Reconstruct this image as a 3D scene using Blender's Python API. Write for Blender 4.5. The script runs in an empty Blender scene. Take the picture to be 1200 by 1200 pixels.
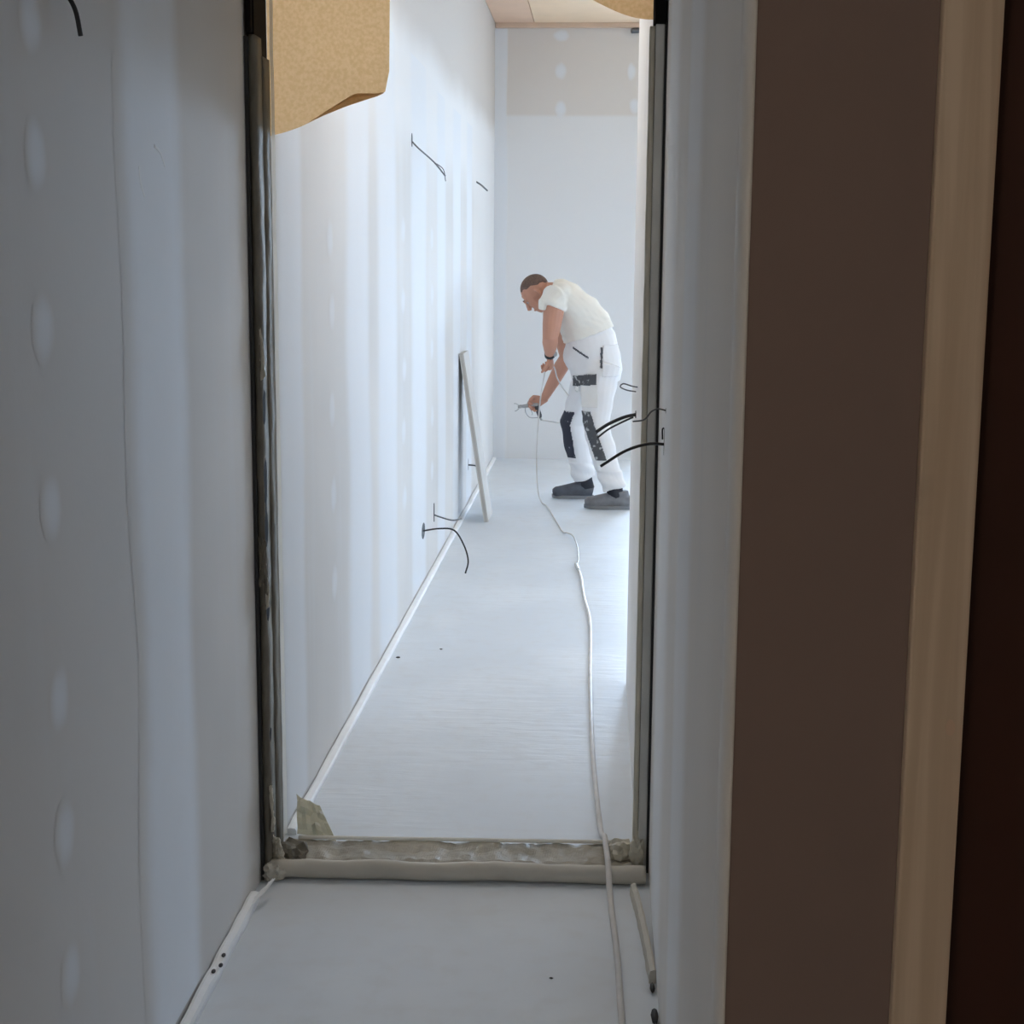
import bpy, bmesh, math, random
from mathutils import Vector, Matrix, noise

random.seed(7)
scn = bpy.context.scene
COL = scn.collection
V = Vector

# ------------------------------------------------------------------ camera
cd = bpy.data.cameras.new('camera')
cd.sensor_width = 36.0
cd.lens = 1779.164 / 1200 * 36.0
cd.clip_start = 0.02
cam = bpy.data.objects.new('camera', cd)
COL.objects.link(cam)
R = Matrix(((0.998262, -0.016873, 0.056486), (0.058123, 0.163305, -0.984862), (0.007393, 0.986431, 0.164002)))
q = R.to_quaternion()
q.normalize()
cam.matrix_world = Matrix.Translation((0, 0, 1.6)) @ q.to_matrix().to_4x4()
scn.camera = cam

# ------------------------------------------------------------------ sky, daylight, exposure
world = bpy.data.worlds.new('overcast_sky')
scn.world = world
world.use_nodes = True
bg = world.node_tree.nodes['Background']
bg.inputs['Color'].default_value = (0.55, 0.74, 1.0, 1)
bg.inputs['Strength'].default_value = 21.0

def portal(name, loc, rot, sx, sy):
    ld = bpy.data.lights.new(name, 'AREA')
    ld.shape = 'RECTANGLE'; ld.size = sx; ld.size_y = sy
    ld.cycles.is_portal = True
    o = bpy.data.objects.new(name, ld); COL.objects.link(o)
    o.location = loc; o.rotation_euler = rot
    return o
XWR = 2.5                           # inner face of the far room's right wall
# daylight portals sit in the real window openings of the far room and of the room behind the camera
YW, XWR = 16.0, 5.0                # inner faces of the far room's window walls
BW = (0.60, 3.60, 0.05, 3.32)      # glazed front at the far end, right of the stub wall: x0, x1, z0, z1
RW = (8.60, 9.50, 1.00, 2.60)      # window in the right wall: y0, y1, z0, z1
portal('daylight_portal', ((BW[0]+BW[1])/2, YW+0.07, (BW[2]+BW[3])/2), (-math.pi/2, 0, 0), BW[1]-BW[0], BW[3]-BW[2])
portal('daylight_portal', (XWR+0.07, (RW[0]+RW[1])/2, (RW[2]+RW[3])/2), (0, math.pi/2, 0), RW[3]-RW[2], RW[1]-RW[0])

scn.view_settings.view_transform = 'Standard'
scn.view_settings.look = 'None'
scn.view_settings.gamma = 1.0
scn.view_settings.use_curve_mapping = False
scn.view_settings.exposure = 0.25
scn.cycles.max_bounces = 14
scn.cycles.diffuse_bounces = 10
scn.cycles.transmission_bounces = 6

# ------------------------------------------------------------------ materials
def nt(m): return m.node_tree.nodes, m.node_tree.links
def new_mat(name, col=(0.5, 0.5, 0.5), rough=0.8, metal=0.0, noise_scale=0, noise_amt=0.1, bump=0.0, bump_scale=None, spec=None):
    m = bpy.data.materials.new(name); m.use_nodes = True
    N, L = nt(m)
    b = N['Principled BSDF']
    b.inputs['Base Color'].default_value = (*col, 1)
    b.inputs['Roughness'].default_value = rough
    b.inputs['Metallic'].default_value = metal
    if spec is not None: b.inputs['Specular IOR Level'].default_value = spec
    if noise_scale:
        tc = N.new('ShaderNodeNewGeometry')
        n = N.new('ShaderNodeTexNoise'); n.inputs['Scale'].default_value = noise_scale; n.inputs['Detail'].default_value = 5
        L.new(tc.outputs['Position'], n.inputs['Vector'])
        mx = N.new('ShaderNodeMix'); mx.data_type = 'RGBA'
        mx.inputs['A'].default_value = (*[max(0, c*(1-noise_amt)) for c in col], 1)
        mx.inputs['B'].default_value = (*[min(1, c*(1+noise_amt)) for c in col], 1)
        L.new(n.outputs['Fac'], mx.inputs['Factor'])
        L.new(mx.outputs['Result'], b.inputs['Base Color'])
        if bump:
            n2 = n
            if bump_scale:
                n2 = N.new('ShaderNodeTexNoise'); n2.inputs['Scale'].default_value = bump_scale; n2.inputs['Detail'].default_value = 4
                L.new(tc.outputs['Position'], n2.inputs['Vector'])
            bp = N.new('ShaderNodeBump'); bp.inputs['Strength'].default_value = bump; bp.inputs['Distance'].default_value = 0.01
            L.new(n2.outputs['Fac'], bp.inputs['Height']); L.new(bp.outputs['Normal'], b.inputs['Normal'])
    return m

BOARD = (0.69, 0.675, 0.655)
FILLER = (0.745, 0.765, 0.79)
SPRAY = (0.78, 0.78, 0.78)
BARE = (0.70, 0.66, 0.62)

def math_node(N, op, a=None, b=None):
    n = N.new('ShaderNodeMath'); n.operation = op; n.use_clamp = False
    for i, x in enumerate((a, b)):
        if x is None: continue
        if isinstance(x, (int, float)): n.inputs[i].default_value = x
        else: n.id_data.links.new(x, n.inputs[i])
    return n.outputs[0]
def ramp(N, x, a, b):
    n = N.new('ShaderNodeMapRange'); n.interpolation_type = 'SMOOTHSTEP'
    n.inputs['From Min'].default_value = a; n.inputs['From Max'].default_value = b
    n.id_data.links.new(x, n.inputs['Value']); return n.outputs['Result']
def mixc(N, f, a, b):
    n = N.new('ShaderNodeMix'); n.data_type = 'RGBA'
    for k, x in (('A', a), ('B', b)):
        if isinstance(x, tuple): n.inputs[k].default_value = (*x, 1)
        else: n.id_data.links.new(x, n.inputs[k])
    if isinstance(f, (int, float)): n.inputs['Factor'].default_value = f
    else: n.id_data.links.new(f, n.inputs['Factor'])
    return n.outputs['Result']

def board_colour(N, L, zone):
    """Plasterboard colour from the world position; the sprayed primer has its own outline on the far walls."""
    g = N.new('ShaderNodeNewGeometry')
    sep = N.new('ShaderNodeSeparateXYZ'); L.new(g.outputs['Position'], sep.inputs[0])
    x, y, z = sep.outputs
    n = N.new('ShaderNodeTexNoise'); n.inputs['Scale'].default_value = 1.1; n.inputs['Detail'].default_value = 2
    L.new(g.outputs['Position'], n.inputs['Vector'])
    mp = N.new('ShaderNodeMapping'); mp.inputs['Scale'].default_value = (5, 5, 0.35)
    L.new(g.outputs['Position'], mp.inputs['Vector'])
    st = N.new('ShaderNodeTexNoise'); st.inputs['Scale'].default_value = 1.5; st.inputs['Detail'].default_value = 4
    L.new(mp.outputs['Vector'], st.inputs['Vector'])
    base = BOARD if zone != 'plain' else tuple(v*1.22 for v in BOARD)
    c = mixc(N, ramp(N, n.outputs['Fac'], 0.3, 0.7), tuple(v*0.95 for v in base), tuple(v*1.04 for v in base))
    c = mixc(N, math_node(N, 'MULTIPLY', ramp(N, st.outputs['Fac'], 0.5, 0.75), 0.22), c, FILLER)
    wob = math_node(N, 'MULTIPLY', math_node(N, 'SUBTRACT', n.outputs['Fac'], 0.5), 0.16)
    zz = math_node(N, 'ADD', z, wob)
    if zone == 'left':
        far = ramp(N, y, 4.3, 6.6)
        spray = math_node(N, 'MULTIPLY', far, ramp(N, zz, 1.9, 2.25))
        c = mixc(N, spray, c, SPRAY)
        bare = math_node(N, 'MULTIPLY', ramp(N, y, 3.9, 4.0), ramp(N, zz, 2.46, 2.70))
        c = mixc(N, bare, c, tuple(v*0.86 for v in BARE))
        deep = ramp(N, y, 10.2, 11.2)     # last metre already fully primed
        deep = math_node(N, 'MULTIPLY', deep, math_node(N, 'SUBTRACT', 1.0, bare))
        c = mixc(N, math_node(N, 'MULTIPLY', deep, 0.7), c, SPRAY)
    elif zone == 'back':
        zb = math_node(N, 'ADD', z, math_node(N, 'MULTIPLY', wob, 0.06))
        c = mixc(N, math_node(N, 'SUBTRACT', 1.0, ramp(N, zb, 2.70, 2.735)), BARE, tuple(v*0.97 for v in SPRAY))
    return c, g

def wall_mat(name, zone, filler=False, strength=1.0):
    m = bpy.data.materials.new(name); m.use_nodes = True
    N, L = nt(m); b = N['Principled BSDF']
    b.inputs['Roughness'].default_value = 0.75
    b.inputs['Specular IOR Level'].default_value = 0.3
    c, g = board_colour(N, L, zone)
    if filler:
        at = N.new('ShaderNodeAttribute'); at.attribute_name = 'mask'
        n = N.new('ShaderNodeTexNoise'); n.inputs['Scale'].default_value = 9; n.inputs['Detail'].default_value = 4
        L.new(g.outputs['Position'], n.inputs['Vector'])
        f = math_node(N, 'MULTIPLY', at.outputs['Fac'], math_node(N, 'ADD', 0.7*strength, math_node(N, 'MULTIPLY', n.outputs['Fac'], 0.5*strength)))
        f = ramp(N, f, 0.0, 1.0)
        fc = FILLER if zone == 'back' else (0.90, 0.915, 0.935)
        if zone == 'left':      # near filler coloured whiter and bluer, standing in for light from the doorway
            sy = N.new('ShaderNodeSeparateXYZ'); L.new(g.outputs['Position'], sy.inputs[0])
            fc = mixc(N, ramp(N, sy.outputs['Y'], 3.5, 4.2), (0.85, 0.89, 0.94), FILLER)
        c = mixc(N, f, c, fc)
    L.new(c, b.inputs['Base Color'])
    n = N.new('ShaderNodeTexNoise'); n.inputs['Scale'].default_value = 60; n.inputs['Detail'].default_value = 3
    L.new(g.outputs['Position'], n.inputs['Vector'])
    bp = N.new('ShaderNodeBump'); bp.inputs['Strength'].default_value = 0.08; bp.inputs['Distance'].default_value = 0.004
    L.new(n.outputs['Fac'], bp.inputs['Height']); L.new(bp.outputs['Normal'], b.inputs['Normal'])
    return m

M = {}
M['wall_left'] = wall_mat('plasterboard_left', 'left')
M['fill_left'] = wall_mat('joint_filler_left', 'left', True)
M['patch_left'] = wall_mat('screw_filler_left', 'left', True, 0.72)
M['wall_plain'] = wall_mat('plasterboard_plain', 'plain')
M['fill_plain'] = wall_mat('joint_filler_plain', 'plain', True)
M['wall_back'] = wall_mat('plasterboard_back', 'back')
M['fill_back'] = wall_mat('joint_filler_back', 'back', True)
M['bead'] = new_mat('corner_bead_filler', (0.82, 0.80, 0.77), 0.7, noise_scale=6, noise_amt=0.06)
M['brown_wall'] = new_mat('brown_grey_wall_paint', (0.245, 0.18, 0.155), 0.8, noise_scale=3, noise_amt=0.05)
M['dark_door'] = new_mat('dark_stained_wood', (0.045, 0.010, 0.002), 0.6, noise_scale=4, noise_amt=0.25)
M['foam'] = new_mat('white_foam_strip', (0.90, 0.925, 0.95), 0.7, noise_scale=20, noise_amt=0.06)
M['foam_beige'] = new_mat('dusty_foam_roll', (0.58, 0.555, 0.49), 0.7, noise_scale=15, noise_amt=0.12, bump=0.2)
M['film'] = new_mat('dusty_masking_film', (0.19, 0.175, 0.142), 0.65, spec=0.2, noise_scale=10, noise_amt=0.4, bump=0.5, bump_scale=35)
M['film_light'] = new_mat('pale_masking_tape', (0.62, 0.59, 0.50), 0.4, noise_scale=14, noise_amt=0.15, bump=0.4, bump_scale=40)
M['metal'] = new_mat('dusty_aluminium', (0.60, 0.615, 0.60), 0.45, 0.2, noise_scale=8, noise_amt=0.15)
M['black'] = new_mat('black_metal', (0.012, 0.011, 0.011), 0.8, spec=0.08)
M['gasket'] = new_mat('black_rubber', (0.03, 0.032, 0.035), 0.6)
M['cable'] = new_mat('black_cable', (0.02, 0.02, 0.022), 0.5)
M['cable_grey'] = new_mat('grey_cable', (0.12, 0.12, 0.125), 0.5)
M['hose'] = new_mat('dusty_white_hose', (0.62, 0.60, 0.58), 0.5, noise_scale=12, noise_amt=0.25)
M['offcut'] = new_mat('plasterboard_offcut', (0.60, 0.58, 0.55), 0.8, noise_scale=8, noise_amt=0.06)
M['offcut_edge'] = new_mat('cut_board_edge', (0.50, 0.47, 0.43), 0.85, noise_scale=20, noise_amt=0.1)
M['ceiling_wood'] = new_mat('pale_wood_ceiling', (0.86, 0.64, 0.44), 0.7, noise_scale=5, noise_amt=0.08)
M['ceiling_wood_b'] = new_mat('tan_wood_ceiling', (0.76, 0.53, 0.38), 0.7, noise_scale=5, noise_amt=0.08)
M['batten'] = new_mat('brown_batten', (0.66, 0.49, 0.36), 0.7, noise_scale=7, noise_amt=0.12)
M['ceiling_plain'] = new_mat('plain_ceiling', (0.82, 0.80, 0.77), 0.8)
M['window_frame'] = new_mat('white_window_frame', (0.8, 0.8, 0.8), 0.4)
M['skin'] = new_mat('skin', (0.53, 0.265, 0.18), 0.55, noise_scale=18, noise_amt=0.07)
M['hair'] = new_mat('short_brown_hair', (0.15, 0.095, 0.075), 0.9, noise_scale=90, noise_amt=0.5, bump=0.6, bump_scale=200)
M['shirt'] = new_mat('cream_cotton', (0.82, 0.79, 0.72), 0.9, noise_scale=7, noise_amt=0.05)
M['trousers'] = new_mat('white_work_cotton', (0.80, 0.785, 0.78), 0.9, noise_scale=6, noise_amt=0.06)
M['pocket'] = new_mat('cream_pocket_cotton', (0.76, 0.74, 0.71), 0.9, noise_scale=12, noise_amt=0.06)
M['shoe'] = new_mat('dark_work_shoe', (0.085, 0.09, 0.105), 0.6, noise_scale=22, noise_amt=0.5)
M['shoe_dusty'] = new_mat('dusty_work_shoe', (0.19, 0.19, 0.20), 0.7, noise_scale=22, noise_amt=0.4)
M['sole'] = new_mat('shoe_sole', (0.22, 0.22, 0.225), 0.7)
M['sock'] = new_mat('dark_sock', (0.035, 0.036, 0.045), 0.9)
M['seam_and_fold'] = new_mat('dark_seam_and_fold_shade', (0.10, 0.10, 0.11), 0.9)
M['watch'] = new_mat('black_watch', (0.02, 0.02, 0.022), 0.35)
M['eye'] = new_mat('eye_white', (0.40, 0.36, 0.33), 0.3)
M['gun'] = new_mat('painted_gun_metal', (0.42, 0.42, 0.42), 0.35, 0.6, noise_scale=40, noise_amt=0.2)
M['gun_dark'] = new_mat('gun_grip', (0.06, 0.06, 0.065), 0.5)

def speckled(name, dark, light, scale, thr):
    m = bpy.data.materials.new(name); m.use_nodes = True
    N, L = nt(m); b = N['Principled BSDF']; b.inputs['Roughness'].default_value = 0.85
    g = N.new('ShaderNodeNewGeometry')
    n = N.new('ShaderNodeTexNoise'); n.inputs['Scale'].default_value = scale; n.inputs['Detail'].default_value = 3
    L.new(g.outputs['Position'], n.inputs['Vector'])
    L.new(mixc(N, ramp(N, n.outputs['Fac'], thr, thr+0.12), dark, light), b.inputs['Base Color'])
    return m
M['pad_dark'] = speckled('navy_knee_pad', (0.035, 0.038, 0.055), (0.42, 0.42, 0.44), 22, 0.62)
M['pad_worn'] = speckled('paint_spattered_knee_pad', (0.085, 0.088, 0.095), (0.5, 0.5, 0.5), 30, 0.56)

def make_floor_mat():
    m = bpy.data.materials.new('cement_screed'); m.use_nodes = True
    N, L = nt(m); b = N['Principled BSDF']
    b.inputs['Roughness'].default_value = 0.45
    b.inputs['Specular IOR Level'].default_value = 0.5
    g = N.new('ShaderNodeNewGeometry')
    n = N.new('ShaderNodeTexNoise'); n.inputs['Scale'].default_value = 1.3; n.inputs['Detail'].default_value = 7
    L.new(g.outputs['Position'], n.inputs['Vector'])
    n2 = N.new('ShaderNodeTexNoise'); n2.inputs['Scale'].default_value = 14; n2.inputs['Detail'].default_value = 6
    L.new(g.outputs['Position'], n2.inputs['Vector'])
    c = mixc(N, ramp(N, n.outputs['Fac'], 0.35, 0.65), (0.65, 0.70, 0.755), (0.71, 0.76, 0.81))
    c = mixc(N, math_node(N, 'MULTIPLY', ramp(N, n2.outputs['Fac'], 0.45, 0.75), 0.35), c, (0.62, 0.64, 0.655))
    L.new(c, b.inputs['Base Color'])
    # fine trowel ripples running across the passage
    mp = N.new('ShaderNodeMapping'); mp.inputs['Scale'].default_value = (3.2, 15, 1)
    L.new(g.outputs['Position'], mp.inputs['Vector'])
    w = N.new('ShaderNodeTexNoise'); w.inputs['Scale'].default_value = 1.6; w.inputs['Detail'].default_value = 3; w.inputs['Distortion'].default_value = 0.6
    L.new(mp.outputs['Vector'], w.inputs['Vector'])
    hh = math_node(N, 'ADD', math_node(N, 'MULTIPLY', w.outputs['Fac'], 1.0), math_node(N, 'MULTIPLY', n2.outputs['Fac'], 0.15))
    sp = N.new('ShaderNodeSeparateXYZ'); L.new(g.outputs['Position'], sp.inputs[0])
    hh = math_node(N, 'MULTIPLY', hh, math_node(N, 'ADD', 0.15, math_node(N, 'MULTIPLY', ramp(N, sp.outputs['Y'], 3.9, 4.4), ramp(N, n.outputs['Fac'], 0.38, 0.62))))
    bp = N.new('ShaderNodeBump'); bp.inputs['Strength'].default_value = 0.3; bp.inputs['Distance'].default_value = 0.009
    L.new(hh, bp.inputs['Height']); L.new(bp.outputs['Normal'], b.inputs['Normal'])
    return m
M['floor'] = make_floor_mat()
M['added_lamp'] = new_mat('added_lamp_glow', (1, 1, 1), 0.5)
M['added_lamp'].node_tree.nodes['Principled BSDF'].inputs['Emission Color'].default_value = (1, 0.97, 0.92, 1)
M['added_lamp'].node_tree.nodes['Principled BSDF'].inputs['Emission Strength'].default_value = 2.0
M['ground'] = new_mat('earth', (0.20, 0.19, 0.15), 0.9, noise_scale=1, noise_amt=0.2)

def make_paper():
    m = bpy.data.materials.new('kraft_paper'); m.use_nodes = True
    N, L = nt(m); b = N['Principled BSDF']
    out = N['Material Output']
    g = N.new('ShaderNodeNewGeometry')
    n = N.new('ShaderNodeTexNoise'); n.inputs['Scale'].default_value = 110; n.inputs['Detail'].default_value = 8
    L.new(g.outputs['Position'], n.inputs['Vector'])
    c = mixc(N, ramp(N, n.outputs['Fac'], 0.3, 0.7), (0.71, 0.475, 0.24), (0.80, 0.56, 0.315))
    L.new(c, b.inputs['Base Color']); b.inputs['Roughness'].default_value = 0.85
    t = N.new('ShaderNodeBsdfTranslucent'); L.new(c, t.inputs['Color'])
    mx = N.new('ShaderNodeMixShader'); mx.inputs[0].default_value = 0.7
    L.new(b.outputs[0], mx.inputs[1]); L.new(t.outputs[0], mx.inputs[2]); L.new(mx.outputs[0], out.inputs['Surface'])
    return m
M['paper'] = make_paper()
def make_clear_film():
    m = bpy.data.materials.new('pale_translucent_film'); m.use_nodes = True
    N, L = nt(m); b = N['Principled BSDF']; b.inputs['Base Color'].default_value = (0.85, 0.83, 0.78, 1); b.inputs['Roughness'].default_value = 0.4
    t = N.new('ShaderNodeBsdfTranslucent'); t.inputs['Color'].default_value = (0.9, 0.88, 0.82, 1)
    mx = N.new('ShaderNodeMixShader'); mx.inputs[0].default_value = 0.5
    L.new(b.outputs[0], mx.inputs[1]); L.new(t.outputs[0], mx.inputs[2]); L.new(mx.outputs[0], N['Material Output'].inputs['Surface'])
    return m
M['clear_film'] = make_clear_film()
M['film_flap'] = make_clear_film(); M['film_flap'].name = 'beige_translucent_film'
M['film_flap'].node_tree.nodes['Principled BSDF'].inputs['Base Color'].default_value = (0.70, 0.67, 0.55, 1)
M['film_flap'].node_tree.nodes['Translucent BSDF'].inputs['Color'].default_value = (0.72, 0.69, 0.57, 1)
M['film_sill'] = new_mat('dusty_sill_film', (0.36, 0.335, 0.275), 0.45, noise_scale=12, noise_amt=0.35, bump=0.4, bump_scale=30)

def make_pine():
    m = bpy.data.materials.new('raw_pine'); m.use_nodes = True
    N, L = nt(m); b = N['Principled BSDF']; b.inputs['Roughness'].default_value = 0.75
    g = N.new('ShaderNodeNewGeometry')
    mp = N.new('ShaderNodeMapping'); mp.inputs['Scale'].default_value = (30, 30, 1.2)
    L.new(g.outputs['Position'], mp.inputs['Vector'])
    n = N.new('ShaderNodeTexNoise'); n.inputs['Scale'].default_value = 1.5; n.inputs['Detail'].default_value = 6; n.inputs['Distortion'].default_value = 0.5
    L.new(mp.outputs['Vector'], n.inputs['Vector'])
    c = mixc(N, ramp(N, n.outputs['Fac'], 0.3, 0.7), (0.60, 0.47, 0.34), (0.74, 0.61, 0.47))
    k = N.new('ShaderNodeTexNoise'); k.inputs['Scale'].default_value = 7; k.inputs['Detail'].default_value = 3
    L.new(g.outputs['Position'], k.inputs['Vector'])
    c = mixc(N, math_node(N, 'MULTIPLY', ramp(N, k.outputs['Fac'], 0.58, 0.75), 0.7), c, (0.34, 0.27, 0.20))
    L.new(c, b.inputs['Base Color'])
    return m
M['pine'] = make_pine()

# ------------------------------------------------------------------ mesh helpers
class MB:
    def __init__(s): s.v = []; s.f = []
    def box(s, a, b):
        i = len(s.v)
        for z in (a[2], b[2]):
            for y in (a[1], b[1]):
                for x in (a[0], b[0]): s.v.append((x, y, z))
        for f in ((0, 2, 3, 1), (4, 5, 7, 6), (0, 1, 5, 4), (2, 6, 7, 3), (0, 4, 6, 2), (1, 3, 7, 5)):
            s.f.append(tuple(i+k for k in f))
        return s
    def tube(s, pts, rad, n=12, lat=None, caps=True):
        """rad: list of r or (ra, rb); ra along the lateral axis, rb across it."""
        pts = [V(p) for p in pts]; m = len(pts)
        if not isinstance(rad, (list, tuple)): rad = [rad]*m
        rings = []; prev = None
        for k, p in enumerate(pts):
            t = (pts[min(k+1, m-1)] - pts[max(k-1, 0)]).normalized()
            if lat is not None: a = V(lat)
            elif prev is not None: a = prev
            else: a = V((0, 0, 1)) if abs(t.z) < 0.9 else V((0, 1, 0))
            a = (a - t*a.dot(t)).normalized(); prev = a
            b = t.cross(a)
            r = rad[k]; ra, rb = r if isinstance(r, (tuple, list)) else (r, r)
            i = len(s.v)
            for j in range(n):
                th = 2*math.pi*j/n
                s.v.append(tuple(p + a*(ra*math.cos(th)) + b*(rb*math.sin(th))))
            rings.append(i)
        for i, k in zip(rings, rings[1:]):
            for j in range(n):
                s.f.append((i+j, i+(j+1) % n, k+(j+1) % n, k+j))
        if caps:
            s.f.append(tuple(rings[0]+j for j in reversed(range(n))))
            s.f.append(tuple(rings[-1]+j for j in range(n)))
        return s
    def ball(s, c, r, mat=None, nu=16, nv=12):
        c = V(c); r = V(r) if isinstance(r, (tuple, list)) else V((r, r, r))
        i = len(s.v)
        def put(q):
            q = V((q[0]*r.x, q[1]*r.y, q[2]*r.z))
            if mat is not None: q = mat @ q
            s.v.append(tuple(c+q))
        put((0, 0, 1))
        for a in range(1, nv):
            ph = math.pi*a/nv
            for b in range(nu):
                th = 2*math.pi*b/nu
                put((math.sin(ph)*math.cos(th), math.sin(ph)*math.sin(th), math.cos(ph)))
        put((0, 0, -1)); last = len(s.v)-1
        for b in range(nu):
            s.f.append((i, i+1+b, i+1+(b+1) % nu))
            s.f.append((last, last-nu+(b+1) % nu, last-nu+b))
        for a in range(nv-2):
            for b in range(nu):
                p = i+1+a*nu
                s.f.append((p+b, p+nu+b, p+nu+(b+1) % nu, p+(b+1) % nu))
        return s
    def grid(s, fn, nu, nv, closed_u=False):
        i = len(s.v)
        for a in range(nv+1):
            for b in range(nu if closed_u else nu+1):
                s.v.append(tuple(fn(b/nu, a/nv)))
        w = nu if closed_u else nu+1
        for a in range(nv):
            for b in range(nu):
                s.f.append((i+a*w+b, i+a*w+(b+1) % w, i+(a+1)*w+(b+1) % w, i+(a+1)*w+b))
        return s
    def mesh(s, name):
        me = bpy.data.meshes.new(name); me.from_pydata(s.v, [], s.f); me.update(); return me

def link(name, me, mat, parent=None, smooth=False):
    o = bpy.data.objects.new(name, me); COL.objects.link(o)
    if mat is not None:
        me.materials.clear(); me.materials.append(M[mat] if isinstance(mat, str) else mat)
    if parent is not None: o.parent = parent
    if smooth:
        for p in me.polygons: p.use_smooth = True
    return o
def build(name, mb, mat, parent=None, smooth=False, bevel=0.0, fix=False):
    me = mb.mesh(name)
    if fix or bevel:
        bm = bmesh.new(); bm.from_mesh(me)
        bmesh.ops.recalc_face_normals(bm, faces=bm.faces)
        if bevel:
            bmesh.ops.bevel(bm, geom=[e for e in bm.edges if e.calc_face_angle(0) > 0.6], offset=bevel, segments=2, affect='EDGES', profile=0.6)
        bm.to_mesh(me); bm.free()
    return link(name, me, mat, parent, smooth)
def tag(o, label=None, cat=None, group=None, kind=None):
    if label: o['label'] = label
    if cat: o['category'] = cat
    if group: o['group'] = group
    if kind: o['kind'] = kind
    return o
def struct(o, label=None):
    o['kind'] = 'structure'
    if label: o['label'] = label
    return o
def empty(name, loc=(0, 0, 0)):
    o = bpy.data.objects.new(name, None); COL.objects.link(o); o.location = loc; o.empty_display_size = 0.1; return o
def spline(pts, n=8):
    """Catmull-Rom through the points."""
    P = [V(p) for p in pts]; out = []
    Q = [P[0]*2-P[1]] + P + [P[-1]*2-P[-2]]
    for i in range(1, len(Q)-2):
        a, b, c, d = Q[i-1:i+3]
        for k in range(n):
            t = k/n
            out.append(0.5*((2*b)+(c-a)*t+(2*a-5*b+4*c-d)*t*t+(3*b-a-3*c+d)*t**3))
    out.append(P[-1]); return out
def nz(p, s, seed=0.0):
    return noise.noise(V(p)*s + V((seed, seed*1.7, seed*0.3)))

# ------------------------------------------------------------------ the setting
XL, XR, XP, YB, ZC = -0.86, 0.15, 0.12, 12.26, 3.41
fl = struct(build('floor', MB().box((-1.1, -2.7, -0.12), (XWR+0.2, YW+0.3, 0.0)), 'floor'), 'pale grey cement screed floor with fine trowel ripples')
struct(build('ground_outside', MB().box((-25, -25, -0.6), (35, 60, -0.3)), 'ground'), 'bare earth outside the windows')
wl = struct(build('wall_left', MB().box((XL-0.16, -2.7, 0), (XL, YB+0.1, ZC+0.1)), 'wall_left'), 'long plasterboard wall on the left with filled joints')
wb = struct(build('wall_back', MB().box((XL-0.16, YB, 0), (0.45, YB+0.14, ZC+0.1)), 'wall_back'), 'white primed end wall behind the painter with grey unpainted top band')
wg_mb = MB()
wg_mb.box((0.0, YW, 0), (BW[0], YW+0.14, ZC+0.1)); wg_mb.box((BW[1], YW, 0), (XWR+0.14, YW+0.14, ZC+0.1))
wg_mb.box((BW[0], YW, 0), (BW[1], YW+0.14, BW[2])); wg_mb.box((BW[0], YW, BW[3]), (BW[1], YW+0.14, ZC+0.1))
struct(build('wall_window', wg_mb, 'wall_plain'), 'glazed end wall of the far room, out of view')
struct(build('wall_return', MB().box((0.31, YB+0.14, 0), (0.45, YW, ZC+0.1)), 'wall_plain'), 'wall running back from the stub wall behind the painter')
wr_mb = MB()
wr_mb.box((XWR, 5.5, 0), (XWR+0.14, RW[0], ZC+0.1)); wr_mb.box((XWR, RW[1], 0), (XWR+0.14, YW, ZC+0.1))
wr_mb.box((XWR, RW[0], 0), (XWR+0.14, RW[1], RW[2])); wr_mb.box((XWR, RW[0], RW[3]), (XWR+0.14, RW[1], ZC+0.1))
struct(build('wall_right', wr_mb, 'wall_plain'), 'window wall of the far room')
wp_mb = MB()
wp_mb.box((XP, 3.90, 0), (XP+0.14, 5.66, ZC+0.1)); wp_mb.box((XP+0.14, 5.52, 0), (XWR, 5.66, ZC+0.1))
wp = struct(build('wall_passage', wp_mb, 'wall_plain'), 'pale wall just behind the right door post')
wh = struct(build('wall_hall', MB().box((XR, 1.75, 0), (XR+0.14, 3.90, 2.62)), 'wall_plain'), 'grey filled plasterboard wall on the right of the hall')
struct(build('wall_lintel', MB().box((XL, 3.74, 2.33), (XR+0.12, 3.90, ZC+0.1)), 'wall_plain'), 'wall above the doorway')
struct(build('wall_over_door', MB().box((0.334, 1.60, 2.132), (1.30, 1.75, 2.62)), 'brown_wall'), 'wall above the dark door')
struct(build('wall_beside_door', MB().box((1.30, 1.60, 0), (2.1, 1.75, 2.62)), 'brown_wall'), 'wall on the handle side of the dark door')
we = struct(build('wall_entry', MB().box((XR, 1.60, 0), (0.3335, 1.75, 2.62)), 'brown_wall'), 'dark brown grey wall face beside the raw wood post')
struct(build('wall_side', MB().box((2.0, -2.7, 0), (2.14, 1.6, 2.62)), 'brown_wall'), 'side wall behind the camera')
struct(build('wall_front', MB().box((-1.0, -2.64, 0), (2.14, -2.5, 2.62)), 'brown_wall'), 'wall behind the camera')
struct(build('ceiling_hall', MB().box((-1.0, -2.7, 2.6), (2.14, 3.74, 2.72)), 'ceiling_plain'), 'plain hall ceiling')

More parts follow.
